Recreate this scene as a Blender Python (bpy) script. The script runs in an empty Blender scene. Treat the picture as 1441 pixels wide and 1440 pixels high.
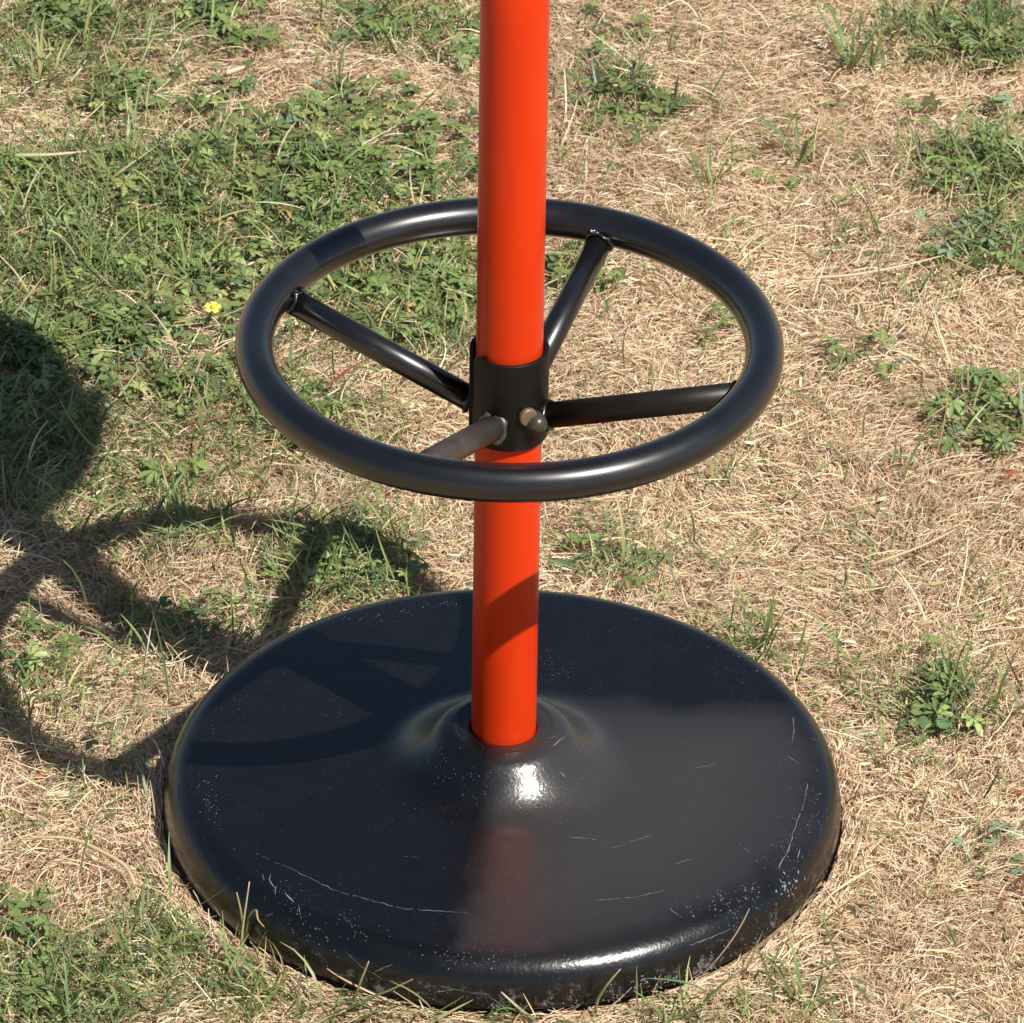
import bpy, bmesh, math, random
import numpy as np
from mathutils import Vector, Matrix

random.seed(7)
rng = np.random.default_rng(11)
scene = bpy.context.scene
col = scene.collection

# ------------------------------------------------------------------ camera
IMG_W, IMG_H, F_PX = 1441.0, 1440.0, 9334.29
CAM_D, CAM_EL, CAM_ROLL = 4.0, 0.575796, 0.016056
AIM = Vector((0.00302, 0.0, 0.21825))
VIEW = Vector((0, math.cos(CAM_EL), -math.sin(CAM_EL)))
CAM_POS = AIM - VIEW * CAM_D
r0 = Vector((1, 0, 0)); u0 = r0.cross(VIEW)
CR = r0 * math.cos(CAM_ROLL) + u0 * math.sin(CAM_ROLL)
CU = u0 * math.cos(CAM_ROLL) - r0 * math.sin(CAM_ROLL)
cam = bpy.data.cameras.new('camera'); cam_o = bpy.data.objects.new('camera', cam); col.objects.link(cam_o)
cam.sensor_width = 36.0; cam.lens = 36.0 * F_PX / IMG_W
cam.clip_start = 0.1; cam.clip_end = 500.0
cam.dof.use_dof = True; cam.dof.focus_distance = 3.95; cam.dof.aperture_fstop = 70.0
m = Matrix((CR, CU, -VIEW)).transposed().to_4x4(); m.translation = CAM_POS
cam_o.matrix_world = m
scene.camera = cam_o
scene.cycles.max_bounces = 5; scene.cycles.caustics_reflective = False; scene.cycles.diffuse_bounces = 3; scene.cycles.glossy_bounces = 3; scene.cycles.transmission_bounces = 3

# ------------------------------------------------------------------ light
SUN_AZ, SUN_EL = math.radians(47.0), math.radians(53.0)      # to the right of the camera's side, high
S = Vector((math.sin(SUN_AZ) * math.cos(SUN_EL), -math.cos(SUN_AZ) * math.cos(SUN_EL), math.sin(SUN_EL)))
world = bpy.data.worlds.new('World'); scene.world = world; world.use_nodes = True
nt = world.node_tree; nt.nodes.clear()
sky = nt.nodes.new('ShaderNodeTexSky'); sky.sky_type = 'NISHITA'; sky.sun_disc = False
sky.sun_elevation = SUN_EL; sky.sun_rotation = math.atan2(S.x, S.y)
sky.air_density = 1.0; sky.dust_density = 0.6; sky.ozone_density = 1.0
bg = nt.nodes.new('ShaderNodeBackground'); bg.inputs['Strength'].default_value = 0.062
out = nt.nodes.new('ShaderNodeOutputWorld')
nt.links.new(sky.outputs[0], bg.inputs['Color']); nt.links.new(bg.outputs[0], out.inputs['Surface'])
sun = bpy.data.lights.new('sun', 'SUN'); sun.energy = 5.0; sun.angle = math.radians(0.53); sun.color = (1.0, 0.95, 0.87)
sun_o = bpy.data.objects.new('sun', sun); col.objects.link(sun_o)
sun_o.rotation_euler = S.to_track_quat('Z', 'Y').to_euler()
vs = scene.view_settings
vs.view_transform = 'Standard'; vs.look = 'None'; vs.gamma = 1.0; vs.exposure = 0.38; vs.use_curve_mapping = False

# ------------------------------------------------------------------ helpers
def tag(o, label=None, cat=None, group=None, kind=None):
    if label: o['label'] = label
    if cat: o['category'] = cat
    if group: o['group'] = group
    if kind: o['kind'] = kind
    return o

def link(name, me, mat=None, parent=None):
    o = bpy.data.objects.new(name, me); col.objects.link(o)
    if mat and me is not None and not me.materials: me.materials.append(mat)
    if parent: o.parent = parent
    return o

def empty(name, loc=(0, 0, 0), rz=0.0):
    o = bpy.data.objects.new(name, None); col.objects.link(o)
    o.location = loc; o.rotation_euler = (0, 0, rz); o.empty_display_size = 0.02
    return o

def ray(px, py):
    return (VIEW * F_PX + CR * (px - IMG_W / 2) - CU * (py - IMG_H / 2)).normalized()

def at(px, py, z=0.0):
    """the spot on the lawn (height z) seen at a picture position"""
    v = ray(px, py); t = (z - CAM_POS.z) / v.z
    return CAM_POS + v * t

def vnoise(x, y, s, seed=0):
    """smooth value noise in 0..1"""
    x = np.asarray(x) * s + 1000.0; y = np.asarray(y) * s + 1000.0
    xi = np.floor(x).astype(np.int64); yi = np.floor(y).astype(np.int64)
    fx = x - xi; fy = y - yi
    fx = fx * fx * (3 - 2 * fx); fy = fy * fy * (3 - 2 * fy)
    def h(a, b):
        n = (a * 374761393 + b * 668265263 + seed * 2147483647) & 0xffffffff
        n = ((n ^ (n >> 13)) * 1274126177) & 0xffffffff
        return ((n ^ (n >> 16)) & 0xffff) / 65535.0
    return (h(xi, yi) * (1 - fx) + h(xi + 1, yi) * fx) * (1 - fy) + (h(xi, yi + 1) * (1 - fx) + h(xi + 1, yi + 1) * fx) * fy

BASE_R = 0.21
def ground_z(x, y):
    x = np.asarray(x, dtype=float); y = np.asarray(y, dtype=float)
    g = 0.016 * (vnoise(x, y, 9, 1) - .5) + 0.010 * (vnoise(x, y, 24, 2) - .5) + 0.03 * (vnoise(x, y, 1.3, 3) - .5)
    r = np.sqrt(x * x + y * y)
    k = np.clip((r - BASE_R) / 0.12, 0, 1); k = k * k * (3 - 2 * k)
    return g * k - 0.004 - 0.0025 * np.exp(-(np.clip(r - BASE_R, 0, None) / 0.030) ** 2)

def np_mesh(name, V, F, C=None):
    """V (n,3), F (m,k) with all faces of the same size, C (n,3) point colours"""
    me = bpy.data.meshes.new(name)
    n, (mf, k) = len(V), F.shape
    me.vertices.add(n); me.vertices.foreach_set('co', V.astype(np.float32).ravel())
    me.loops.add(mf * k); me.loops.foreach_set('vertex_index', F.astype(np.int32).ravel())
    me.polygons.add(mf); me.polygons.foreach_set('loop_start', (np.arange(mf) * k).astype(np.int32))
    if C is not None:
        a = me.color_attributes.new('blade_colour', 'FLOAT_COLOR', 'POINT')
        a.data.foreach_set('color', np.concatenate([C, np.ones((n, 1))], 1).astype(np.float32).ravel())
    me.update(calc_edges=True)
    return me

# ------------------------------------------------------------------ materials
def mat_new(name):
    m_ = bpy.data.materials.new(name); m_.use_nodes = True
    nt_ = m_.node_tree
    return m_, nt_, nt_.nodes['Principled BSDF']

def N(nt_, kind, **kw):
    n = nt_.nodes.new(kind)
    for k, v in kw.items():
        if k in n.inputs: n.inputs[k].default_value = v
        else: setattr(n, k, v)
    return n

def ramp(nt_, fac, stops):
    r = nt_.nodes.new('ShaderNodeValToRGB')
    el = r.color_ramp.elements
    while len(el) < len(stops): el.new(0.5)
    for e, (p, c) in zip(el, stops):
        e.position = p; e.color = (c[0], c[1], c[2], 1) if not isinstance(c, (int, float)) else (c, c, c, 1)
    nt_.links.new(fac, r.inputs[0])
    return r.outputs[0]

def mat_black(name, base=(0.011, 0.011, 0.013), rough=(0.22, 0.36), grain=450, bump=0.25, dist=0.0002, dust=0.10, spec=0.5):
    m_, t, p = mat_new(name)
    tc = N(t, 'ShaderNodeTexCoord')
    n1 = N(t, 'ShaderNodeTexNoise', Scale=14.0, Detail=5.0, Roughness=0.6)
    n2 = N(t, 'ShaderNodeTexNoise', Scale=float(grain), Detail=2.0)
    n3 = N(t, 'ShaderNodeTexNoise', Scale=60.0, Detail=4.0)
    for n in (n1, n2, n3): t.links.new(tc.outputs['Object'], n.inputs['Vector'])
    dustc = (0.10, 0.088, 0.075)
    mix = tuple(base[i] * (1 - dust) + dustc[i] * dust for i in range(3))
    t.links.new(ramp(t, n1.outputs[0], [(0.40, base), (0.72, mix)]), p.inputs['Base Color'])
    t.links.new(ramp(t, n3.outputs[0], [(0.3, rough[0]), (0.75, rough[1])]), p.inputs['Roughness'])
    b = N(t, 'ShaderNodeBump', Strength=bump, Distance=dist)
    t.links.new(n2.outputs[0], b.inputs['Height']); t.links.new(b.outputs[0], p.inputs['Normal'])
    p.inputs['IOR'].default_value = 1.5; p.inputs['Specular IOR Level'].default_value = spec
    return m_

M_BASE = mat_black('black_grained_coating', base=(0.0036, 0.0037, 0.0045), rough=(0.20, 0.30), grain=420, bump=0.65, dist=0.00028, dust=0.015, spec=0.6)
# a lighter grey tone, uneven at its edges, over the base's right front half
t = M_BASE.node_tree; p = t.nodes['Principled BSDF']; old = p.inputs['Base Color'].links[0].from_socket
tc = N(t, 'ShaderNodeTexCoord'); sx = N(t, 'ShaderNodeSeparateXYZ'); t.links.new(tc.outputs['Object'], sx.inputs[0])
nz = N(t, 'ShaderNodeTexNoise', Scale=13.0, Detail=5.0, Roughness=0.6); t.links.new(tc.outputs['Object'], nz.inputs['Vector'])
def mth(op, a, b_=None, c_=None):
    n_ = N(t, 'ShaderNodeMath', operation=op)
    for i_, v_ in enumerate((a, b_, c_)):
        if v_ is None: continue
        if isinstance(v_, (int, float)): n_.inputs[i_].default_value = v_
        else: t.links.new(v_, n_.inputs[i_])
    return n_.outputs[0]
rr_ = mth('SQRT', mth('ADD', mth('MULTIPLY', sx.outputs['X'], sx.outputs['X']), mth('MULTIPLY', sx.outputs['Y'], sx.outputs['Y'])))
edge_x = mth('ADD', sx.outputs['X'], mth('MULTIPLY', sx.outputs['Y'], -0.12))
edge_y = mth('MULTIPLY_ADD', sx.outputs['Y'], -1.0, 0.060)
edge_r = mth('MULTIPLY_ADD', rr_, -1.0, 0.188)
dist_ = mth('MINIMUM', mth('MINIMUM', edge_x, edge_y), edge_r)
grey_patch = ramp(t, mth('MULTIPLY_ADD', nz.outputs[0], 0.05, dist_), [(0.012, 0.0), (0.034, 0.7), (0.09, 1.0)])
mx = N(t, 'ShaderNodeMix', data_type='RGBA'); t.links.new(grey_patch, mx.inputs['Factor']); t.links.new(old, mx.inputs['A']); mx.inputs['B'].default_value = (0.037, 0.0335, 0.0325, 1)
# fine grit all over, in patches, and rubbed-through paint along the rim
g1_ = N(t, 'ShaderNodeTexNoise', Scale=850.0, Detail=2.0); g2_ = N(t, 'ShaderNodeTexNoise', Scale=26.0, Detail=4.0); g3_ = N(t, 'ShaderNodeTexNoise', Scale=75.0, Detail=6.0, Roughness=0.72)
g4_ = N(t, 'ShaderNodeTexNoise', Scale=260.0, Detail=4.0, Roughness=0.7)
for n_ in (g1_, g2_, g3_, g4_): t.links.new(tc.outputs['Object'], n_.inputs['Vector'])
grit = mth('MULTIPLY', ramp(t, g1_.outputs[0], [(0.68, 0.0), (0.75, 1.0)]), ramp(t, g2_.outputs[0], [(0.40, 0.12), (0.66, 0.85)]))
rim = ramp(t, rr_, [(0.186, 0.0), (0.199, 1.0)]); low = ramp(t, sx.outputs['Z'], [(0.004, 1.0), (0.019, 0.0)])
rub = mth('MULTIPLY', mth('MULTIPLY', rim, low), mth('MULTIPLY', ramp(t, g3_.outputs[0], [(0.52, 0.0), (0.62, 1.0)]), ramp(t, g4_.outputs[0], [(0.46, 0.0), (0.58, 1.0)])))
wear = mth('MAXIMUM', mth('MULTIPLY', grit, 0.5), rub)
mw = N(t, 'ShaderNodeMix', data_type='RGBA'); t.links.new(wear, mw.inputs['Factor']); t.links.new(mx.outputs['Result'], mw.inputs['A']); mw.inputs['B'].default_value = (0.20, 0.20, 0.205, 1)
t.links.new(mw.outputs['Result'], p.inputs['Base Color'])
ro_ = p.inputs['Roughness'].links[0].from_socket
t.links.new(mth('MULTIPLY_ADD', wear, 0.3, ro_), p.inputs['Roughness'])
M_RING = mat_black('black_satin_paint', base=(0.005, 0.005, 0.0058), rough=(0.29, 0.37), grain=300, bump=0.03, dist=0.0001, dust=0.03, spec=0.62)
M_RING.node_tree.nodes['Principled BSDF'].inputs['Coat Weight'].default_value = 0.55; M_RING.node_tree.nodes['Principled BSDF'].inputs['Coat Roughness'].default_value = 0.16
M_COLLAR = mat_black('black_matt_paint', base=(0.004, 0.0038, 0.0036), rough=(0.40, 0.5), grain=600, bump=0.12, dist=0.0001, dust=0.02, spec=0.3)
M_DULL = mat_black('dull_brown_black_paint', base=(0.010, 0.0085, 0.0075), rough=(0.42, 0.55), grain=500, bump=0.2, dist=0.0002, dust=0.15, spec=0.3)
M_WORN = mat_black('worn_brown_black_paint', base=(0.035, 0.028, 0.024), rough=(0.35, 0.5), grain=500, bump=0.2, dist=0.0002, dust=0.75)
M_BRONZE = mat_black('scuffed_bronze_paint', base=(0.045, 0.034, 0.027), rough=(0.28, 0.42), grain=300, bump=0.4, dist=0.0001, dust=0.6)

m_, t, p = mat_new('orange_red_gloss_paint')
tc = N(t, 'ShaderNodeTexCoord'); mp = N(t, 'ShaderNodeMapping'); mp.inputs['Scale'].default_value = (1, 1, .25); t.links.new(tc.outputs['Object'], mp.inputs['Vector'])
n1 = N(t, 'ShaderNodeTexNoise', Scale=45.0, Detail=6.0, Roughness=0.65); t.links.new(mp.outputs[0], n1.inputs['Vector'])
n2 = N(t, 'ShaderNodeTexNoise', Scale=230.0, Detail=3.0); t.links.new(tc.outputs['Object'], n2.inputs['Vector'])
c_ = ramp(t, n1.outputs[0], [(0.3, (0.57, 0.032, 0.003)), (0.7, (0.65, 0.038, 0.004))])
mx = N(t, 'ShaderNodeMix', data_type='RGBA'); t.links.new(ramp(t, n2.outputs[0], [(0.74, 0.0), (0.78, 0.55)]), mx.inputs['Factor']); t.links.new(c_, mx.inputs['A']); mx.inputs['B'].default_value = (0.62, 0.22, 0.12, 1)
t.links.new(mx.outputs['Result'], p.inputs['Base Color'])
t.links.new(ramp(t, n1.outputs[0], [(0.3, 0.24), (0.75, 0.42)]), p.inputs['Roughness'])
p.inputs['Specular IOR Level'].default_value = 0.28
b = N(t, 'ShaderNodeBump', Strength=0.06, Distance=0.0003); t.links.new(n1.outputs[0], b.inputs['Height']); t.links.new(b.outputs[0], p.inputs['Normal'])
M_POLE = m_

m_, t, p = mat_new('weld_metal')
p.inputs['Base Color'].default_value = (0.22, 0.22, 0.23, 1); p.inputs['Metallic'].default_value = 0.8; p.inputs['Roughness'].default_value = 0.25
M_WELD = m_
M_BEAD = mat_black('burnt_weld_bead', base=(0.05, 0.042, 0.038), rough=(0.2, 0.4), grain=900, bump=0.6, dist=0.0004, dust=0.4)
m_, t, p = mat_new('dull_brass')
p.inputs['Base Color'].default_value = (0.25, 0.195, 0.115, 1); p.inputs['Metallic'].default_value = 0.6; p.inputs['Roughness'].default_value = 0.42
M_BRASS = m_
m_, t, p = mat_new('pale_scuff')
p.inputs['Base Color'].default_value = (0.20, 0.205, 0.22, 1); p.inputs['Roughness'].default_value = 0.6
M_SCUFF = m_

def mat_blade(name, trans=0.3, rough=0.5, spec=0.35):
    m_, t, p = mat_new(name)
    a = N(t, 'ShaderNodeAttribute', attribute_name='blade_colour')
    t.links.new(a.outputs['Color'], p.inputs['Base Color'])
    p.inputs['Roughness'].default_value = rough; p.inputs['Specular IOR Level'].default_value = spec
    tr = N(t, 'ShaderNodeBsdfTranslucent'); t.links.new(a.outputs['Color'], tr.inputs['Color'])
    mx = N(t, 'ShaderNodeMixShader'); mx.inputs[0].default_value = trans
    o = t.nodes['Material Output']
    t.links.new(p.outputs[0], mx.inputs[1]); t.links.new(tr.outputs[0], mx.inputs[2]); t.links.new(mx.outputs[0], o.inputs['Surface'])
    return m_
M_STRAW = mat_blade('dry_straw', 0.2, 0.6, 0.2)
M_GRASS = mat_blade('green_blade', 0.3, 0.45, 0.4)
M_LEAF = mat_blade('green_leaf', 0.22, 0.42, 0.45)

m_, t, p = mat_new('dry_thatch_soil')
tc = N(t, 'ShaderNodeTexCoord')
n1 = N(t, 'ShaderNodeTexNoise', Scale=180.0, Detail=6.0, Roughness=0.7); n2 = N(t, 'ShaderNodeTexNoise', Scale=3.0, Detail=5.0)
t.links.new(tc.outputs['Object'], n1.inputs['Vector']); t.links.new(tc.outputs['Object'], n2.inputs['Vector'])
c1 = ramp(t, n1.outputs[0], [(0.3, (0.16, 0.10, 0.06)), (0.55, (0.36, 0.24, 0.145)), (0.75, (0.52, 0.38, 0.24))])
mx = N(t, 'ShaderNodeMix', data_type='RGBA')
t.links.new(ramp(t, n2.outputs[0], [(0.52, 0.0), (0.72, 0.45)]), mx.inputs['Factor'])
t.links.new(c1, mx.inputs['A']); mx.inputs['B'].default_value = (0.11, 0.13, 0.045, 1)
t.links.new(mx.outputs['Result'], p.inputs['Base Color']); p.inputs['Roughness'].default_value = 0.9
b = N(t, 'ShaderNodeBump', Strength=0.8, Distance=0.003); t.links.new(n1.outputs[0], b.inputs['Height']); t.links.new(b.outputs[0], p.inputs['Normal'])
M_SOIL = m_

# ------------------------------------------------------------------ ground sheet
k = np.linspace(-1, 1, 281)
g1 = np.sinh(k * 4.6) / np.sinh(4.6) * 60.0
GX, GY = np.meshgrid(g1, g1 + 0.4, indexing='ij')
V = np.stack([GX, GY, ground_z(GX, GY) - 0.003], -1).reshape(-1, 3)
n = len(g1); I = np.arange(n * n).reshape(n, n)
F = np.stack([I[:-1, :-1], I[1:, :-1], I[1:, 1:], I[:-1, 1:]], -1).reshape(-1, 4)
me = np_mesh('ground', V, F); me.polygons.foreach_set('use_smooth', np.ones(len(me.polygons), bool))
tag(link('ground', me, M_SOIL), kind='structure')

# ------------------------------------------------------------------ where the lawn is green: (px, py, half-width px, half-height px, weight)
def field(blobs, X, Y):
    f = np.zeros_like(X)
    for (px, py, rx, ry, w) in blobs:
        c = at(px, py); e = at(px, py - ry)
        sx = (at(px + rx, py) - c).length; sy = (e - c).length
        d = ((X - c.x) / sx) ** 2 + ((Y - c.y) / sy) ** 2
        f = np.maximum(f, w * np.clip(1.75 - d, 0, 1.6) / 1.6)
    return f
LEAFY = [(470, 235, 170, 75, 1.0), (560, 190, 90, 60, .7), (110, 500, 190, 50, 1.0), (250, 520, 110, 60, .9), (60, 560, 90, 60, .8),
         (560, 420, 120, 60, .7), (600, 370, 70, 50, .6), (220, 440, 220, 60, .6), (300, 350, 170, 60, .55), (120, 300, 170, 70, .4), (560, 320, 100, 50, .5),
         (90, 22, 70, 28, .8), (170, 140, 45, 30, .9), (310, 12, 60, 20, .9), (345, 60, 45, 20, .7), (520, 50, 50, 35, .6), (640, 60, 40, 40, .8),
         (300, 130, 60, 30, .5), (480, 790, 90, 45, .45), (560, 800, 70, 30, .4), (40, 900, 50, 50, .6), (30, 1300, 50, 40, .5), (60, 1370, 70, 60, .4),
         (1390, 45, 90, 40, .4), (1390, 240, 80, 45, .4), (1390, 345, 80, 45, .35), (880, 150, 60, 55, .35), (1395, 580, 70, 55, .4),
         (820, 385, 50, 40, .5), (1215, 515, 50, 22, .4), (1320, 990, 60, 40, .35), (1425, 1215, 40, 40, .4), (440, 600, 80, 40, .5), (870, 60, 60, 40, .3),
         (20, 240, 60, 40, .4), (860, 780, 60, 40, .25), (1370, 150, 80, 30, .15)]
GRASSY = [(150, 320, 230, 110, 1.0), (60, 440, 120, 60, .8), (400, 300, 200, 90, .6), (560, 420, 150, 90, .6), (120, 60, 150, 70, .45), (480, 780, 110, 60, .9),
          (560, 30, 130, 50, .45), (1380, 45, 110, 42, 1.0), (1390, 240, 95, 50, .8), (1395, 350, 60, 40, .7), (60, 620, 140, 90, .6), (330, 600, 200, 60, .5),
          (90, 1390, 140, 80, .8), (220, 1330, 80, 60, .5), (350, 1380, 80, 50, .7), (480, 1400, 90, 40, .7), (1330, 985, 100, 45, .45), (1260, 60, 60, 40, .4),
          (880, 160, 70, 50, .4), (700, 1430, 90, 22, .6), (200, 720, 180, 60, .35), (1390, 590, 60, 50, .5), (300, 860, 160, 60, .3), (960, 1430, 120, 30, .25),
          (60, 980, 90, 50, .3), (640, 330, 80, 60, .4), (1040, 900, 60, 30, .35), (860, 770, 80, 50, .3), (1100, 1420, 60, 40, .35), (1200, 960, 60, 30, .3)]

def lawn_points(density, near=True, fac=None):
    """random spots; near: the dense part round the stool, else the wider lawn"""
    if near: x0, x1, y0, y1 = -0.62, 0.62, -0.36, 1.30
    else: x0, x1, y0, y1 = -2.2, 2.2, -1.4, 3.2
    n = int(density * (x1 - x0) * (y1 - y0))
    X = rng.uniform(x0, x1, n); Y = rng.uniform(y0, y1, n)
    inn = (np.abs(X) < 0.43 + 0.13 * np.clip(Y, 0, 2)) & (Y > -0.34) & (Y < 1.25)
    keep = inn if near else ~inn
    keep &= (X * X + Y * Y) > (BASE_R - 0.012) ** 2
    X, Y = X[keep], Y[keep]
    if fac is not None:
        f = fac(X, Y); k_ = rng.random(len(X)) < f; X, Y = X[k_], Y[k_]
    return X, Y

def blades(X, Y, L, W, phi, dphi, head, curl, roll, C0, C1, seg=4, z0=0.0, floor=0.0006, taper=0.25, root=0.7):
    n = len(X)
    P = np.stack([X, Y, ground_z(X, Y) + z0], -1)
    pts = [P]; cur = P.copy(); cols = []
    sides = []
    for s in range(seg + 1):
        f = s / seg
        ph = phi + dphi * f; hd = head + curl * f
        d = np.stack([np.cos(ph) * np.cos(hd), np.cos(ph) * np.sin(hd), np.sin(ph)], -1)
        h = np.stack([-np.sin(hd), np.cos(hd), np.zeros(n)], -1)
        u = np.cross(d, h)
        sides.append(h * np.cos(roll)[:, None] + u * np.sin(roll)[:, None])
        if s < seg:
            cur = cur + d * (L / seg)[:, None]
            cur[:, 2] = np.maximum(cur[:, 2], ground_z(cur[:, 0], cur[:, 1]) + floor)
            pts.append(cur.copy())
    V = np.zeros((n, seg + 1, 2, 3)); C = np.zeros((n, seg + 1, 2, 3))
    for s in range(seg + 1):
        f = s / seg
        w = W * (root + (1 - root) * min(1, f * 3)) * (1 - (1 - taper) * max(0, (f - .35) / .65) ** 1.4)
        V[:, s, 0] = pts[s] - sides[s] * (w / 2)[:, None]; V[:, s, 1] = pts[s] + sides[s] * (w / 2)[:, None]
        C[:, s, :] = (C0 * (1 - f) + C1 * f)[:, None, :]
    r = np.sqrt(V[..., 0] ** 2 + V[..., 1] ** 2)
    ok = (r.reshape(n, -1).min(1) > BASE_R + 0.0004)
    V, C = V[ok], C[ok]; n = len(V)
    k_ = (seg + 1) * 2
    base = (np.arange(n) * k_)[:, None, None]
    q = np.array([[2 * s, 2 * s + 1, 2 * s + 3, 2 * s + 2] for s in range(seg)])[None]
    return V.reshape(-1, 3), (base + q).reshape(-1, 4), C.reshape(-1, 3)

def join(parts):
    Vs, Fs, Cs = [], [], []; o = 0
    for V, F, C in parts:
        Vs.append(V); Fs.append(F + o); Cs.append(C); o += len(V)
    return np.concatenate(Vs), np.concatenate(Fs), np.concatenate(Cs)

STRAW = np.array([(0.69, 0.515, 0.345), (0.77, 0.62, 0.435), (0.60, 0.42, 0.265), (0.71, 0.51, 0.36), (0.47, 0.315, 0.18), (0.79, 0.675, 0.48), (0.30, 0.18, 0.10), (0.60, 0.51, 0.27)])
STRAW_P = np.array([.24, .21, .14, .17, .07, .10, .02, .05])
GREEN = np.array([(0.12, 0.18, 0.055), (0.16, 0.22, 0.07), (0.085, 0.14, 0.045), (0.21, 0.26, 0.09), (0.13, 0.19, 0.10), (0.32, 0.31, 0.13)])
GREEN_P = np.array([.3, .22, .18, .12, .1, .08])
def pick(pal, pr, n, jit=0.14):
    c = pal[rng.choice(len(pal), n, p=pr)]
    return np.clip(c * rng.normal(1, jit, (n, 1)) * rng.normal(1, 0.04, (n, 3)), 0.01, 0.9)

def straw_layer(X, Y, Lr, Wr, up, zr, seg):
    n = len(X)
    c = pick(STRAW, STRAW_P, n)
    tone = (0.80 + 0.28 * vnoise(X, Y, 7, 21) + 0.22 * vnoise(X, Y, 18, 22))[:, None]
    c = np.clip(c * tone, 0, .88)
    swirl = vnoise(X, Y, 6, 5) * 9.0
    head = np.where(rng.random(n) < .55, swirl + rng.normal(0, .6, n), rng.uniform(0, 6.283, n))
    L = Lr[0] * (Lr[1] / Lr[0]) ** rng.random(n)
    return blades(X, Y, L, rng.uniform(Wr[0], Wr[1], n), rng.uniform(up[0], up[1], n), rng.uniform(-1.3, .1, n), head,
                  rng.normal(0, .6, n), rng.uniform(-.9, .9, n), c, np.clip(c * 1.06, 0, .9), seg, z0=rng.uniform(zr[0], zr[1], n), taper=.5)

parts = []
X, Y = lawn_points(185000); parts.append(straw_layer(X, Y, (.006, .019), (.00034, .00074), (-.15, .22), (0, .006), 3))
X, Y = lawn_points(11000, fac=lambda X, Y: .35 + .9 * vnoise(X, Y, 10, 61)); parts.append(straw_layer(X, Y, (.014, .036), (.0004, .00085), (.0, .45), (.001, .010), 5))
X, Y = lawn_points(420); parts.append(straw_layer(X, Y, (.025, .055), (.0007, .0013), (.1, .9), (.002, .010), 6))
X, Y = lawn_points(700); parts.append(straw_layer(X, Y, (.020, .045), (.0006, .0011), (.0, .5), (.004, .010), 5))
# flat crumbs of broken blades, and straw pressed round the foot of the base
X, Y = lawn_points(2600); n_ = len(X)
cc_ = pick(np.array([(.72, .60, .44), (.30, .19, .11), (.16, .09, .05), (.52, .36, .2), (.34, .14, .06)]), np.array([.35, .25, .12, .2, .08]), n_)
parts.append(blades(X, Y, rng.uniform(.003, .010, n_), rng.uniform(.0012, .0028, n_), rng.uniform(-.1, .4, n_), rng.uniform(-.6, .3, n_), rng.uniform(0, 6.283, n_), rng.normal(0, .5, n_), rng.uniform(-.6, .6, n_), cc_, cc_, 2, z0=.006, taper=.6))
n_ = 200; a_ = rng.uniform(0, 6.283, n_); r_ = BASE_R + .004 + .012 * rng.random(n_); cc_ = pick(STRAW, STRAW_P, n_)
parts.append(blades(r_ * np.cos(a_), r_ * np.sin(a_), rng.uniform(.010, .032, n_), rng.uniform(.0006, .0012, n_), rng.uniform(.6, 1.4, n_), rng.uniform(-.7, .1, n_), a_ + np.where(rng.random(n_) < .5, 1.5, -1.5) + rng.normal(0, .3, n_),
                    rng.normal(0, .3, n_), rng.uniform(-.9, .9, n_), cc_, cc_, 4, z0=.001, taper=.3))
n_ = 14000; a_ = rng.uniform(0, 6.283, n_); r_ = BASE_R + .0012 + .017 * rng.random(n_) ** 1.9; cc_ = pick(STRAW, STRAW_P, n_)
parts.append(blades(r_ * np.cos(a_), r_ * np.sin(a_), rng.uniform(.005, .016, n_), rng.uniform(.0005, .0010, n_), rng.uniform(-.1, .5, n_), rng.uniform(-.9, .2, n_), a_ + np.where(rng.random(n_) < .5, 1.35, -1.35) + rng.normal(0, .3, n_),
                    rng.normal(0, .3, n_), rng.uniform(-.9, .9, n_), cc_, cc_, 3, z0=rng.uniform(.001, .005, n_), taper=.5))
V, F, C = join(parts)
tag(link('dry_grass', np_mesh('dry_grass', V, F, C), M_STRAW), 'pale tan dry grass thatch covering the lawn around the stool', 'dry grass', kind='stuff')
X, Y = lawn_points(3800, False)
V, F, C = straw_layer(X, Y, (.03, .08), (.0022, .0045), (-.1, .5), (0, .008), 3)
tag(link('outer_dry_grass', np_mesh('outer_dry_grass', V, F, C), M_STRAW), 'pale dry grass of the wider lawn beyond the picture', 'dry grass', kind='stuff')

def green_layer(X, Y, Lr, Wr, up, seg=4):
    n = len(X); c = pick(GREEN, GREEN_P, n, .24) * 1.22
    tip = np.where((rng.random(n) < .22)[:, None], np.array([[.5, .40, .2]]), c * 1.15)
    base = c * .8 + np.array([[.05, .045, .02]])
    return blades(X, Y, Lr[0] * (Lr[1] / Lr[0]) ** rng.random(n), rng.uniform(Wr[0], Wr[1], n), rng.uniform(up[0], up[1], n), rng.uniform(-1.3, .1, n),
                  rng.uniform(0, 6.283, n), rng.normal(0, .5, n), rng.uniform(-.8, .8, n), base, tip, seg, z0=.004, taper=.12)
def gfac(X, Y):
    f = field(GRASSY, X, Y)
    clump = vnoise(X, Y, 30, 8) * .7 + vnoise(X, Y, 75, 9) * .5
    left = np.clip(.6 - X * 1.2, .42, 1)
    return np.clip(f * (.25 + .95 * clump) + .10 * left * (clump > .55), 0, 1)
parts = []
X, Y = lawn_points(95000, fac=gfac); parts.append(green_layer(X, Y, (.014, .040), (.0008, .0018), (.1, 1.1)))
X, Y = lawn_points(9000, fac=gfac); parts.append(green_layer(X, Y, (.03, .06), (.0011, .0022), (.3, 1.3), 5))
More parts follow.
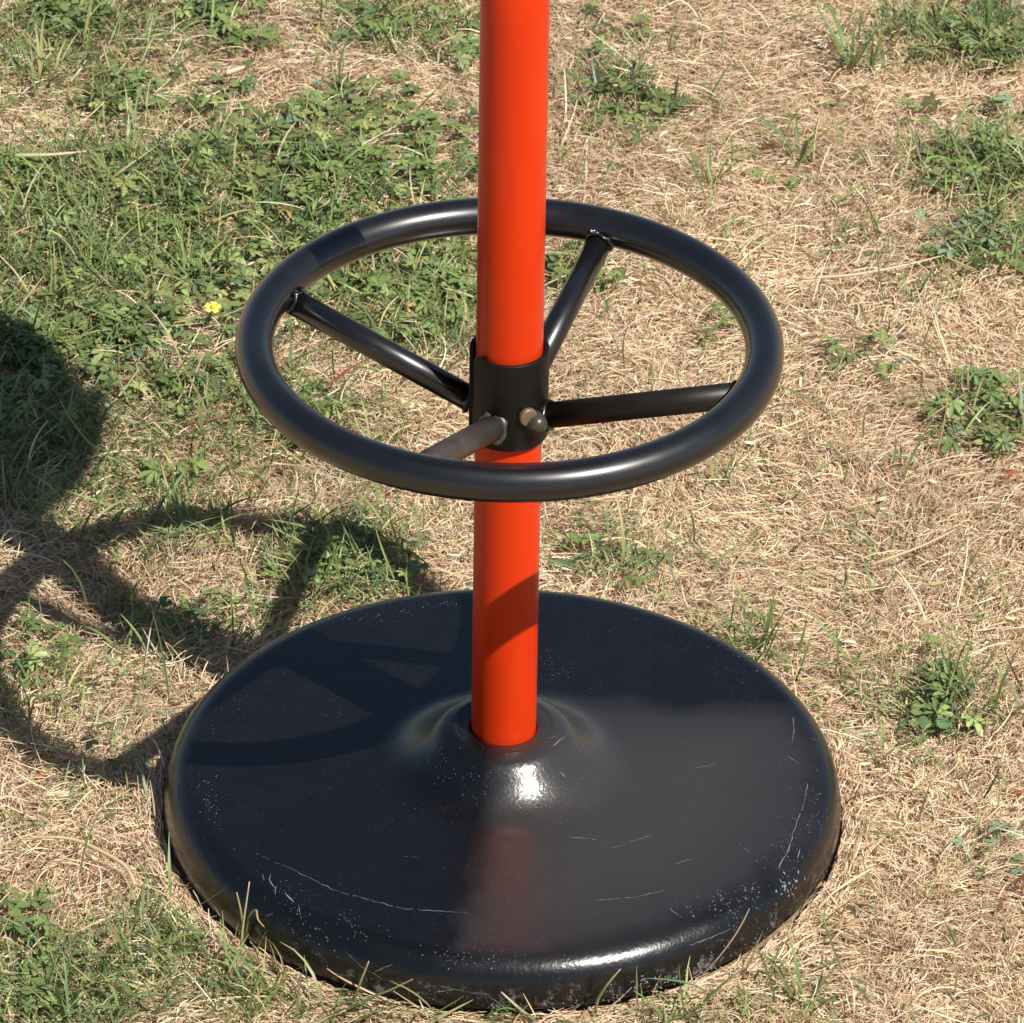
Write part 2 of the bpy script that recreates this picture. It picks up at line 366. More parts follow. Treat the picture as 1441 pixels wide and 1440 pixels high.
X, Y = lawn_points(700, False, fac=lambda X, Y: np.clip(vnoise(X, Y, 3, 31) * 2 - .7, 0, 1)); parts.append(green_layer(X, Y, (.03, .07), (.003, .006), (.2, 1.2)))
V, F, C = join(parts)
tag(link('green_grass', np_mesh('green_grass', V, F, C), M_GRASS), 'short green grass blades growing through the dry thatch', 'grass', kind='stuff')

# ------------------------------------------------------------------ cinquefoil leaves (five toothed leaflets on a stalk)
def leaflet(L, W, teeth, fold, droop):
    """quads: a toothed obovate blade from the origin along +x, folded along its midrib"""
    V, F = [], []
    n = teeth
    for i in range(n + 1):
        f = i / n
        w = W * (math.sin(min(1, f * 1.02) ** 1.25 * math.pi * .86) ** .85 if f > 0 else 0.05)
        x = f * L; z = -droop * L * f * f
        V.append((x, 0, z))
        tip = x + (L * .07 if i < n else 0)
        V.append((tip, w / 2, z + fold * w / 2)); V.append((tip, -w / 2, z + fold * w / 2))
        if i < n:                                        # notch behind each tooth
            f2 = (i + .62) / n
            w2 = .80 * W * math.sin(min(1, f2 * 1.02) ** 1.25 * math.pi * .86) ** .85
            x2 = f2 * L; z2 = -droop * L * f2 * f2
            V.append((x2, 0, z2)); V.append((x2, w2 / 2, z2 + fold * w2 / 2)); V.append((x2, -w2 / 2, z2 + fold * w2 / 2))
    rows = len(V) // 3
    for r in range(rows - 1):
        a, b_ = r * 3, r * 3 + 3
        F.append((a, b_, b_ + 1, a + 1)); F.append((a, a + 2, b_ + 2, b_))
    return np.array(V), np.array(F)

def palm_leaf(size, cols, k=5, stalk=0.9, seed=0):
    """a whole leaf: leaflets fanned round the stalk's top; the stalk's foot is the origin"""
    R = np.random.default_rng(seed)
    Vs, Fs, Cs = [], [], []; o = 0
    base = np.array(cols)
    H = size * stalk
    tilt = R.uniform(-.35, .35, 2)
    spread = math.radians(200) if k == 5 else math.radians(150)
    for i in range(k):
        ang = -spread / 2 + spread * i / (k - 1) + R.normal(0, .1)
        L = size * (1.0 - .16 * abs(i - (k - 1) / 2)) * R.uniform(.88, 1.1)
        v, f = leaflet(L, L * R.uniform(.36, .50), 4, R.uniform(.2, .8), R.uniform(.05, .5))
        lift = R.uniform(-.05, .3)
        c, s = math.cos(lift), math.sin(lift)
        v = np.stack([v[:, 0] * c - v[:, 2] * s, v[:, 1], v[:, 0] * s + v[:, 2] * c], -1)
        c, s = math.cos(ang), math.sin(ang)
        v = np.stack([v[:, 0] * c - v[:, 1] * s, v[:, 0] * s + v[:, 1] * c, v[:, 2] + tilt[0] * (v[:, 0] * c - v[:, 1] * s) + tilt[1] * (v[:, 0] * s + v[:, 1] * c)], -1)
        v[:, 2] += H
        Vs.append(v); Fs.append(f + o); o += len(v)
        cc = np.tile(base * R.uniform(.85, 1.15), (len(v), 1)); cc[0::3] *= 1.25
        Cs.append(cc)
    # stalk: a thin four-sided rod
    w = size * .035
    st = np.array([(-size * .25 * (1 - j), 0, H * j * (1.6 - .6 * j)) for j in (0, .5, 1)])
    sv = np.concatenate([st[:, None] + np.array([[w, 0, 0], [0, w, 0], [-w, 0, 0], [0, -w, 0]])[None]], 0).reshape(-1, 3)
    sf = np.array([(j * 4 + q, j * 4 + (q + 1) % 4, j * 4 + 4 + (q + 1) % 4, j * 4 + 4 + q) for j in range(2) for q in range(4)])
    Vs.append(sv); Fs.append(sf + o); Cs.append(np.tile(np.array([.16, .2, .06]), (len(sv), 1)))
    return np.concatenate(Vs), np.concatenate(Fs), np.concatenate(Cs)

LEAFC = [(0.12, 0.175, 0.055), (0.155, 0.215, 0.07), (0.08, 0.12, 0.04), (0.20, 0.26, 0.085), (0.14, 0.19, 0.095), (0.25, 0.28, 0.10)]
PROTO = [palm_leaf(1.0, LEAFC[i % 6], 5 if i % 3 else 4, [.5, .9, .3, .7][i % 4], 100 + i) for i in range(12)]
for q in range(4):                                        # and a small round-leaved species
    Vr, Fr = [(0., 0., .5)], []
    for lob in range(3):
        o_ = len(Vr); an_ = lob * 2.09 + .3 * q
        for (x_, y_) in ((.25, -.28), (.62, -.34), (.8, 0.), (.62, .34), (.25, .28)):
            Vr.append((x_ * math.cos(an_) - y_ * math.sin(an_), x_ * math.sin(an_) + y_ * math.cos(an_), .5 + .12 * abs(y_) + .05 * ((lob + q) % 3 - 1)))
        Fr += [(0, o_, o_ + 1, o_ + 2), (0, o_ + 2, o_ + 3, o_ + 4)]
    Vr = np.array(Vr); PROTO.append((Vr, np.array(Fr), np.tile(np.array(LEAFC[(q * 2 + 1) % 6]), (len(Vr), 1))))
def lfac(X, Y):
    f = field(LEAFY, X, Y)
    return np.clip(f * (.15 + 1.3 * vnoise(X, Y, 22, 41) * (.5 + vnoise(X, Y, 60, 42))), 0, 1)
X, Y = lawn_points(30000, fac=lfac)
X2, Y2 = lawn_points(220, False, fac=lambda X, Y: np.clip(vnoise(X, Y, 2.4, 51) * 2.4 - 1.1, 0, 1))
parts = []
for i, (x, y) in enumerate(zip(np.r_[X, X2], np.r_[Y, Y2])):
    far = i >= len(X)
    v, f, c = PROTO[rng.integers(len(PROTO))]
    s = .0052 * (.0125 / .0052) ** rng.random() * (1.7 if far else 1)
    a = rng.uniform(0, 6.283); ca, sa = math.cos(a), math.sin(a)
    vv = np.stack([(v[:, 0] * ca - v[:, 1] * sa) * s + x, (v[:, 0] * sa + v[:, 1] * ca) * s + y, v[:, 2] * s], -1)
    if (vv[:, 0] ** 2 + vv[:, 1] ** 2).min() < (BASE_R + .002) ** 2: continue
    vv[:, 2] += float(ground_z(x, y)) + rng.uniform(.001, .009)
    vv[:, 2] = np.maximum(vv[:, 2], ground_z(vv[:, 0], vv[:, 1]) + .001)
    parts.append((vv, f, np.clip(c * rng.normal(1, .2) * rng.normal(1, .04, (1, 3)), .01, .8)))
V, F, C = join(parts)
tag(link('creeping_cinquefoil', np_mesh('creeping_cinquefoil', V, F, C), M_LEAF), 'mat of small five fingered green leaves creeping through the lawn', 'ground cover', kind='stuff')
# ------------------------------------------------------------------ the stool
def revolve(name, prof, seg=128, close=False, smooth=True):
    a = np.linspace(0, 2 * np.pi, seg, endpoint=False)
    pr = np.array(prof); n_ = len(pr)
    V = np.stack([pr[None, :, 0] * np.cos(a)[:, None], pr[None, :, 0] * np.sin(a)[:, None], pr[None, :, 1] + 0 * a[:, None]], -1).reshape(-1, 3)
    F = []
    for i in range(seg):
        j = (i + 1) % seg
        for q in range(n_ if close else n_ - 1):
            q2 = (q + 1) % n_
            F.append((i * n_ + q, j * n_ + q, j * n_ + q2, i * n_ + q2))
    me = np_mesh(name, V, np.array(F))
    if smooth: me.polygons.foreach_set('use_smooth', np.ones(len(me.polygons), bool))
    return me

def tube(name, pts, rad, seg=24, caps=True):
    """a round bar along a polyline; rad is a number or one radius per point"""
    pts = [Vector(p_) for p_ in pts]; rad = rad if hasattr(rad, '__len__') else [rad] * len(pts)
    bm = bmesh.new(); rings = []
    d0 = (pts[1] - pts[0]).normalized(); ref = Vector((0, 0, 1)) if abs(d0.z) < .9 else Vector((1, 0, 0))
    for i, p_ in enumerate(pts):
        d = (pts[min(i + 1, len(pts) - 1)] - pts[max(i - 1, 0)]).normalized()
        s_ = d.cross(ref).normalized(); u_ = s_.cross(d)
        rings.append([bm.verts.new(p_ + (s_ * math.cos(a) + u_ * math.sin(a)) * rad[i]) for a in np.linspace(0, 2 * np.pi, seg, endpoint=False)])
    for a, b_ in zip(rings[:-1], rings[1:]):
        for q in range(seg):
            f = bm.faces.new((a[q], a[(q + 1) % seg], b_[(q + 1) % seg], b_[q])); f.smooth = True
    if caps:
        bm.faces.new(list(reversed(rings[0]))); bm.faces.new(rings[-1])
    bmesh.ops.recalc_face_normals(bm, faces=bm.faces[:])
    me = bpy.data.meshes.new(name); bm.to_mesh(me); bm.free()
    return me

stool = empty('bar_stool')
tag(stool, 'bar stool with orange red pole, black foot ring and round black base', 'bar stool')

# base: outer wall, rounded shoulder, almost flat top, dome with a lip round the pole
prof = [(0.204, 0.0), (0.2085, 0.0005), (0.2100, 0.003), (0.2098, 0.008), (0.2092, 0.013)]
for b_ in np.linspace(0.05, math.pi / 2, 14): prof.append((0.190 + 0.0188 * math.cos(b_), 0.013 + 0.019 * math.sin(b_)))
for r_ in np.linspace(0.185, 0.085, 12): prof.append((r_, 0.032 + (0.190 - r_) * 0.02))
zc, rc = prof[-1][1], prof[-1][0]
rs = np.linspace(rc, 0.036, 60)
sl = np.where(rs > .046, .02 + 1.06 * (1 - np.clip((rs - .046) / .034, 0, 1)) ** 1.05, .30 + .78 * np.sin(np.clip((rs - .036) / .010, 0, 1) * math.pi / 2))
for q in range(1, 60):
    zc += .5 * (sl[q] + sl[q - 1]) * (rs[q - 1] - rs[q])
    if q % 2: prof.append((rs[q], zc))
zb = zc
for b_ in np.linspace(0.25, 1.0, 6):
    a_ = b_ * math.pi * .5
    prof.append((0.036 - 0.006 * math.sin(a_), zb + 0.0015 * math.sin(a_ * 1.4)))
prof += [(0.028, zb + .0015), (0.0245, zb + .0010), (0.0214, zb + .0004), (0.0203, zb - .0008), (0.0202, 0.03)]
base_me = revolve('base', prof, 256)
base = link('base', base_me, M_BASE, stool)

pr_r = np.array([q[0] for q in prof][::-1]); pr_z = np.array([q[1] for q in prof][::-1])
top = [(r_, z_) for r_, z_ in prof if z_ > .0005 and r_ > .021][::-1]
def base_z(r_):
    return float(np.interp(r_, sorted(q[0] for q in top), [q[1] for q in sorted(top)]))
def on_base(px, py):
    """spot on the base's skin seen at a picture position, with the skin's normal"""
    v = ray(px, py); t_ = (0.09 - CAM_POS.z) / v.z
    for _ in range(3000):
        q = CAM_POS + v * t_; r_ = math.hypot(q.x, q.y)
        if r_ < BASE_R and q.z < base_z(r_): break
        if q.z < 0: return None
        t_ += .00015
    e = .0008; dz = (base_z(min(r_ + e, .2099)) - base_z(r_ - e)) / (2 * e); dz = max(-9, min(9, dz))
    nrm = Vector((-dz * q.x / r_, -dz * q.y / r_, 1)).normalized()
    return q, nrm

# scratches, chips and specks in the coating
SV, SF = [], []
def scratch(px_pts, w):
    got = []
    for (a, b_) in zip(px_pts[:-1], px_pts[1:]):
        k_ = max(1, int(math.dist(a, b_) / 5))
        for i in range(k_): got.append((a[0] + (b_[0] - a[0]) * i / k_, a[1] + (b_[1] - a[1]) * i / k_))
    got.append(px_pts[-1])
    S3 = [on_base(x + random.gauss(0, .55), y + random.gauss(0, .55)) for x, y in got]
    S3 = [s_ for s_ in S3 if s_]
    if len(S3) < 2: return
    o = len(SV)
    for i, (q, n_) in enumerate(S3):
        d = (S3[min(i + 1, len(S3) - 1)][0] - S3[max(i - 1, 0)][0]).normalized(); s_ = n_.cross(d).normalized()
        ww = w * .5 * random.uniform(.2, 1.2) * (.3 if i in (0, len(S3) - 1) else 1)
        SV.append(q + n_ * .00022 - s_ * ww / 2); SV.append(q + n_ * .00022 + s_ * ww / 2)
    for i in range(len(S3) - 1):
        if random.random() < .95: SF.append((o + 2 * i, o + 2 * i + 1, o + 2 * i + 3, o + 2 * i + 2))
def chip(q, n_, sx, sy, ang):
    t1 = n_.orthogonal().normalized(); t1 = Matrix.Rotation(ang, 3, n_) @ t1; t2 = n_.cross(t1); o = len(SV)
    for i in range(4):
        a = i * math.pi / 2 + random.uniform(-.5, .5); rr = random.uniform(.6, 1.1)
        SV.append(q + n_ * .0002 + t1 * (.8 * sx * rr * math.cos(a)) + t2 * (sy * rr * math.sin(a)))
    SF.append((o, o + 1, o + 2, o + 3))
LINES = [([(359, 1201), (418, 1227), (470, 1253), (522, 1268), (567, 1279), (612, 1282), (661, 1286)], .0007), ([(369, 1231), (372, 1239)], .0017),
         ([(382, 1230), (379, 1238), (386, 1250)], .0014), ([(389, 1247), (387, 1258)], .0012), ([(402, 1258), (415, 1270)], .0016), ([(486, 1338), (508, 1360), (540, 1378), (572, 1384)], .0006),
         ([(522, 1370), (552, 1357)], .0007), ([(1116, 1009), (1117, 1030), (1114, 1050)], .0007), ([(1107, 1063), (1123, 1075)], .0007),
         ([(1137, 1103), (1130, 1136), (1119, 1164), (1109, 1197), (1095, 1223)], .0009), ([(977, 1081), (995, 1079), (1008, 1074)], .0007), ([(803, 1178), (822, 1181), (840, 1182)], .0009),
         ([(859, 1195), (890, 1184), (918, 1176)], .0005), ([(951, 1216), (975, 1209)], .0006), ([(836, 1268), (894, 1263), (935, 1254)], .0007), ([(942, 1278), (956, 1289)], .0008),
         ([(1039, 1186), (1055, 1200)], .0005), ([(777, 1051), (796, 1037)], .0007), ([(770, 1041), (784, 1036)], .0006), ([(788, 1087), (796, 1094)], .0010), ([(824, 1016), (830, 1023)], .0007),
         ([(1140, 1040), (1152, 1044)], .0007), ([(970, 1330), (1000, 1320), (1030, 1306)], .0007), ([(620, 1388), (660, 1396), (690, 1400)], .0006), ([(612, 1396), (640, 1392)], .0010),
         ([(1122, 1210), (1126, 1195)], .0009), ([(655, 1216), (661, 1220)], .0007), ([(568, 1206), (590, 1206)], .0004), ([(420, 1275), (424, 1295)], .0006), ([(372, 1290), (390, 1284)], .0005)]
for pts_, w_ in LINES: scratch(pts_, w_)
def scatter(cx, cy, rx, ry, n_, size, slant=0.0):
    for _ in range(n_):
        d = random.gauss(0, .5), random.gauss(0, .5)
        hit = on_base(cx + d[0] * rx, cy + d[1] * ry + slant * d[0] * rx)
        if hit: chip(hit[0], hit[1], size * random.uniform(.4, 1.5), size * random.uniform(.25, .7), random.uniform(0, 3.1))
for a in [(1110, 1245, 22, 22, 26, .0016, -.7), (1140, 1255, 16, 26, 14, .0009, -.8), (950, 1376, 60, 12, 40, .0012, -.32), (905, 1380, 26, 8, 16, .0012, -.2), (985, 1366, 40, 8, 22, .0008, -.4),
          (1060, 1325, 40, 14, 22, .0009, -.6), (700, 1417, 14, 8, 12, .0014, 0), (630, 1404, 70, 12, 30, .0007, .15), (805, 1413, 30, 8, 14, .0010, -.05), (860, 1404, 16, 8, 8, .0012, -.1), (1020, 1327, 16, 8, 8, .0008, -.4),
          (440, 1330, 40, 30, 26, .0008, .6), (425, 1365, 16, 10, 6, .0010, 0), (410, 1268, 60, 30, 40, .0006, .5), (490, 1300, 60, 20, 40, .0006, .3), (300, 1130, 20, 40, 26, .0007, .3), (285, 1110, 16, 30, 14, .0006, 0),
          (650, 1345, 90, 14, 50, .0006, .05), (1050, 1275, 40, 40, 60, .0006, -.8), (1110, 1190, 26, 60, 70, .0006, -.6), (1150, 1130, 16, 50, 30, .0007, 0), (1010, 1272, 60, 20, 46, .0009, -.4), (770, 930, 40, 30, 36, .0005, .7),
          (650, 1090, 60, 30, 40, .0005, .4), (760, 1120, 70, 30, 90, .0004, 0), (820, 1040, 30, 40, 40, .0005, .3), (640, 850, 60, 8, 26, .0006, 0), (540, 862, 70, 14, 26, .0006, -.2), (880, 850, 60, 12, 20, .0005, .2), (1040, 920, 60, 20, 26, .0006, .6)]:
    scatter(*a)
for _ in range(420):
    a = random.uniform(0, 6.283); r_ = .2 * math.sqrt(random.uniform(.02, .95)); z_ = base_z(r_)
    chip(Vector((r_ * math.cos(a), r_ * math.sin(a), z_)), Vector((0, 0, 1)), random.uniform(.00012, .0004), random.uniform(.0001, .0003), a)
me = bpy.data.meshes.new('scuff_marks'); me.from_pydata([tuple(v) for v in SV], [], SF); me.update()
tag(link('scuff_marks', me, M_SCUFF, base), 'pale scratches, chips and specks in the black coating', kind='stuff')

# pole
POLE_R, SEAT_Z = 0.0200, 0.818
link('pole', tube('pole', [(0, 0, z_) for z_ in (0.03, 0.0605, .3, .55, SEAT_Z - .02)], POLE_R, 64), M_POLE, stool)

# foot ring
RING_R, RING_T, RING_Z = 0.1514, 0.0115, 0.3361
a = np.linspace(0, 2 * np.pi, 40, endpoint=False)
link('foot_ring', revolve('foot_ring', [(RING_R + RING_T * math.cos(b_), RING_Z + RING_T * math.sin(b_)) for b_ in a], 192, True), M_RING, stool)

# collar: a split sleeve with rounded corners at the slit
def make_collar():
    z_top, z_bot, ro, ri = RING_Z - .001, RING_Z - .0605, .0238, .0212
    bm = bmesh.new()
    a0, a1 = math.radians(204), math.radians(204 + 352 - 18)          # runs anticlockwise from the front of the slit
    na = 96; prev = None
    for i in range(na + 1):
        an = a0 + (a1 - a0) * i / na
        s_ = min(i, na - i) / na * (a1 - a0) * ro                     # metres from the nearer edge
        cut = 0 if s_ > .006 else .006 - math.sqrt(max(0, .006 ** 2 - (.006 - s_) ** 2))
        ring = []
        for (r_, z_, k_) in ((ro, z_top, -1), (ro, z_bot, 1), (ri, z_bot, 1), (ri, z_top, -1)):
            ring.append(bm.verts.new((r_ * math.cos(an), r_ * math.sin(an), z_ + k_ * cut)))
        if prev:
            for q in range(4):
                f = bm.faces.new((prev[q], ring[q], ring[(q + 1) % 4], prev[(q + 1) % 4])); f.smooth = q in (0, 2)
        else: bm.faces.new(ring)
        prev = ring
    bm.faces.new(list(reversed(prev)))
    bmesh.ops.recalc_face_normals(bm, faces=bm.faces[:])
    me = bpy.data.meshes.new('collar'); bm.to_mesh(me); bm.free()
    return me
collar = link('collar', make_collar(), M_COLLAR, stool)
bv = collar.modifiers.new('bevel', 'BEVEL'); bv.width = .0006; bv.segments = 2; bv.limit_method = 'ANGLE'; bv.angle_limit = math.radians(50)

def lump(name, c, d, rad, length, seed):
    """an uneven weld bead round the end of a bar at c with direction d"""
    R = random.Random(seed); bm = bmesh.new()
    d = Vector(d).normalized(); s_ = d.orthogonal().normalized(); u_ = d.cross(s_); rings = []
    nu, nv = 22, 8
    for i in range(nu):
        an = 2 * math.pi * i / nu; w = .45 + 1.0 * R.random(); ring = []
        ctr = Vector(c) + (s_ * math.cos(an) + u_ * math.sin(an)) * rad + d * R.uniform(-.0012, .0012)
        out_ = (s_ * math.cos(an) + u_ * math.sin(an))
        for j in range(nv):
            b_ = 2 * math.pi * j / nv; ring.append(bm.verts.new(ctr + (out_ * math.cos(b_) + d * math.sin(b_)) * length * w))
        rings.append(ring)
    for i in range(nu):
        a_, b_ = rings[i], rings[(i + 1) % nu]
        for j in range(nv): f = bm.faces.new((a_[j], b_[j], b_[(j + 1) % nv], a_[(j + 1) % nv])); f.smooth = True
    bmesh.ops.recalc_face_normals(bm, faces=bm.faces[:])
    me = bpy.data.meshes.new(name); bm.to_mesh(me); bm.free()
    return me

SPOKE_R, HUB_Z = 0.0079, RING_Z - 0.0450
for i, an in enumerate((67.5, 157.0, 247.5, 342.5)):
    an = math.radians(an); d = Vector((math.cos(an), math.sin(an), 0))
    p0 = d * .0225 + Vector((0, 0, HUB_Z)); p1 = d * (RING_R - RING_T * .45) + Vector((0, 0, RING_Z - .0045))
    ax = (p1 - p0).normalized()
    sp = link('spoke', tube('spoke', [p0, p0.lerp(p1, .5), p1], SPOKE_R, 28), M_WORN if i == 2 else M_DULL if i == 3 else M_RING, stool)
    if i == 2: tag(sp, 'worn brownish front spoke with the black paint rubbed off')
    wi = p0 + ax * .0025; wo = d * (RING_R - RING_T - .0004) + Vector((0, 0, RING_Z - .0052))
    link('weld', lump('weld', wi, ax, SPOKE_R, .0017 if i != 2 else .0023, 3 + i), M_RING if i != 2 else M_BEAD, sp)
    link('weld', lump('weld', wo, ax, SPOKE_R * (1.0 if i < 2 else .9), .0014 if i < 2 else .0006, 33 + i), M_RING, sp)
    # bright spots where the bead is bare
    bead = d.cross(Vector((0, 0, 1)))
    for q in range(3 if i < 2 else 0):
        rr = random.Random(90 + i * 7 + q)
        c_ = wo + Vector((0, 0, SPOKE_R * .95)) + bead * rr.uniform(-.006, .006) - ax * rr.uniform(0, .002)
        bm = bmesh.new(); bmesh.ops.create_icosphere(bm, subdivisions=2, radius=rr.uniform(.0010, .0018))
        for v_ in bm.verts: v_.co *= 1 + rr.uniform(-.25, .25)
        for f_ in bm.faces: f_.smooth = True
        bmesh.ops.translate(bm, verts=bm.verts[:], vec=c_)
        me = bpy.data.meshes.new('weld_spatter'); bm.to_mesh(me); bm.free(); link('weld_spatter', me, M_WELD, sp)

# clamp bolt on the collar's front: brass end and scuffed round-headed nut
ba = math.radians(297); bd = Vector((math.cos(ba), math.sin(ba), 0)); bc = bd * .0240 + Vector((0, 0, RING_Z - .036))
def cap(name, c, d, rad, h, dome, mat_, parent):
    d = Vector(d).normalized(); prof_ = [(0.0001, 0), (rad * .97, 0), (rad, h * .12), (rad, h * .75), (rad * .93, h)]
    prof_ += [(rad * .93 * math.cos(b_), h + dome * math.sin(b_)) for b_ in np.linspace(.2, 1.56, 7)]
    me = revolve(name, prof_, 32); o = link(name, me, mat_, parent)
    o.matrix_local = Matrix.Translation(c) @ d.to_track_quat('Z', 'Y').to_matrix().to_4x4()
    return o
cap('bolt_head', bc, bd, .0058, .0030, .0006, M_BRASS, stool)
ka = math.radians(308); kd = Vector((math.cos(ka), math.sin(ka), -.05))
cap('clamp_nut', Vector((math.cos(ka), math.sin(ka), 0)) * .0225 + Vector((0, 0, RING_Z - .0410)), kd, .0066, .0055, .0058, M_BRONZE, stool)

# seat (above the picture, it throws the shade at the left)
sz = SEAT_Z - .02
link('seat', revolve('seat', [(0.0001, sz), (.10, sz), (.158, sz + .004), (.171, sz + .012), (.176, sz + .028), (.175, sz + .045), (.160, sz + .058), (.13, sz + .066), (.06, sz + .069), (0.0001, sz + .069)], 96), M_COLLAR, stool)

# ------------------------------------------------------------------ single plants, tufts and stalks one can point at
def put(px, py, dz=0.0):
    c = at(px, py); c = at(px, py, float(ground_z(c.x, c.y)))
    return Vector((c.x, c.y, float(ground_z(c.x, c.y)) + dz))

LEAF_ME = []
for i in range(9):
    v, f, c = palm_leaf(1.0, [(0.15, 0.215, 0.065), (0.18, 0.25, 0.075), (0.12, 0.18, 0.06)][i % 3], 5 if i % 4 else 4, [.55, .9, .35][i % 3], 300 + i)
    me = np_mesh('leaf', v, f, c); me.materials.append(M_LEAF); LEAF_ME.append(me)
PALE_ME = []
for i in range(4):
    v, f, c = palm_leaf(1.0, (0.20, 0.29, 0.17), 5, [.4, .7][i % 2], 340 + i)
    me = np_mesh('leaf', v, f, c); me.materials.append(M_LEAF); PALE_ME.append(me)
def round_leaf(seed, cols):
    R = np.random.default_rng(seed); a = np.linspace(0, 2 * np.pi, 12, endpoint=False)
    V = [(0.0, 0, .75)]
    for q in a:
        r_ = .5 * (1 - .25 * math.exp(-((q - math.pi) / .5) ** 2)) * R.uniform(.93, 1.05); V.append((.1 + r_ * math.cos(q), r_ * math.sin(q), .8 + .12 * math.sin(q * 2) + R.normal(0, .02)))
    F = [(0, 1 + i, 1 + (i + 1) % 12, 1 + (i + 2) % 12) for i in range(0, 12, 2)]
    w = .03; o = len(V)
    for z_, x_ in ((0, -.3), (.75, 0)):
        for d in ((w, 0), (0, w), (-w, 0), (0, -w)): V.append((x_ + d[0], d[1], z_))
    F += [(o + q, o + (q + 1) % 4, o + 4 + (q + 1) % 4, o + 4 + q) for q in range(4)]
    V = np.array(V); C = np.tile(np.array(cols), (len(V), 1))
    return np_mesh('leaf', V, np.array(F), C)
ROUND_ME = [round_leaf(i, (0.14, 0.23, 0.10)) for i in range(3)]
for me in ROUND_ME: me.materials.append(M_LEAF)

def weed_plant(px, py, n_, size, spread, label, kind='palm', group=None):
    o = empty('weed_plant', put(px, py), random.uniform(0, 6.28)); tag(o, label, 'plant', group)
    pool = {'palm': LEAF_ME, 'pale': PALE_ME, 'round': ROUND_ME}[kind]
    for i in range(n_):
        a = 2.4 * i + random.uniform(-.4, .4); r_ = 1.15 * spread * math.sqrt((i + .3) / n_) * random.uniform(.8, 1.25)
        c = link('leaf', random.choice(pool), None, o)
        c.location = (r_ * math.cos(a), r_ * math.sin(a), random.uniform(.003, .008) + .006 * (1 - r_ / spread)); c.rotation_euler = (random.uniform(-.3, .3), random.uniform(-.1, .35), a + random.uniform(-.8, .8))
        s_ = size * random.uniform(.55, 1.1); c.scale = (s_, s_, s_ * .7)
    return o
WEEDS = [(250, 685, 7, .0135, .016, 'lone five fingered leaf cluster on dry grass left of the foot ring', 'palm'),
         (235, 880, 4, .0130, .013, 'small dark leaf cluster in the ring shadow, left of the base back edge', 'palm'),
         (300, 868, 5, .0125, .014, 'sunlit small leaf cluster just left of the base back edge', 'palm'),
         (880, 160, 11, .0145, .030, 'bushy green weed behind the ring, right of the orange pole', 'palm'),
         (1212, 512, 5, .0120, .020, 'sparse low weed on straw just right of the foot ring', 'palm'),
         (1392, 575, 11, .0155, .030, 'lush green weed at the right edge, level with the ring front', 'palm'),
         (1350, 625, 4, .0125, .014, 'small leaf cluster below the lush weed at the right edge', 'palm'),
         (1325, 1035, 6, .0115, .018, 'round leaved low weed beside grass, right of the base', 'round'),
         (1300, 940, 4, .0115, .015, 'few leaved weed on straw between base and right edge', 'palm'),
         (1425, 1205, 7, .0110, .024, 'straggling low weed at the right edge near the bottom corner', 'pale'),
         (22, 1290, 6, .0150, .018, 'bright green leaf cluster at the left edge near the bottom', 'palm'),
         (60, 1365, 5, .0120, .018, 'low leafy weed in grass at the bottom left corner', 'palm'),
         (28, 905, 7, .0155, .020, 'dark shaded leaf cluster at the left edge, level with the base back', 'palm'),
         (912, 812, 4, .0105, .012, 'tiny weed just behind the base, right of the pole', 'palm'),
         (790, 780, 4, .0100, .012, 'tiny weed behind the base, touching the pole\'s right side', 'palm'),
         (170, 140, 9, .0145, .026, 'dark green leafy weed on straw at the upper left', 'palm'),
         (312, 12, 8, .0145, .028, 'leafy weed cut by the top edge, left of the pole', 'palm'),
         (205, 20, 5, .0130, .018, 'small leafy weed at the top edge near the left corner', 'palm'),
         (645, 62, 7, .0145, .020, 'tall leafy weed close to the left side of the pole top', 'palm'),
         (360, 62, 5, .0120, .020, 'flat leafy weed on straw under the top edge weed', 'palm'),
         (1428, 168, 3, .0150, .012, 'pale grey green weed at the right edge near the top', 'pale'),
         (1370, 235, 10, .0145, .032, 'large dense green weed patch at the right edge above the ring', 'palm'),
         (1360, 345, 9, .0115, .030, 'grey green feathery weed right of the ring, below the dense patch', 'pale'),
         (1360, 40, 9, .0125, .032, 'grey green weed among thick grass in the top right corner', 'pale'),
         (822, 392, 7, .0115, .020, 'green weed seen through the ring, right of the back spoke', 'palm'),
         (1010, 468, 4, .0115, .013, 'small weed seen through the ring near its right side', 'palm'),
         (1085, 262, 4, .0105, .010, 'small dark leaf cluster behind the ring at the right', 'palm'),
         (130, 1065, 4, .0120, .016, 'shaded low leaves on the ring shadow left of the base', 'palm')]
for a in WEEDS: weed_plant(*a)

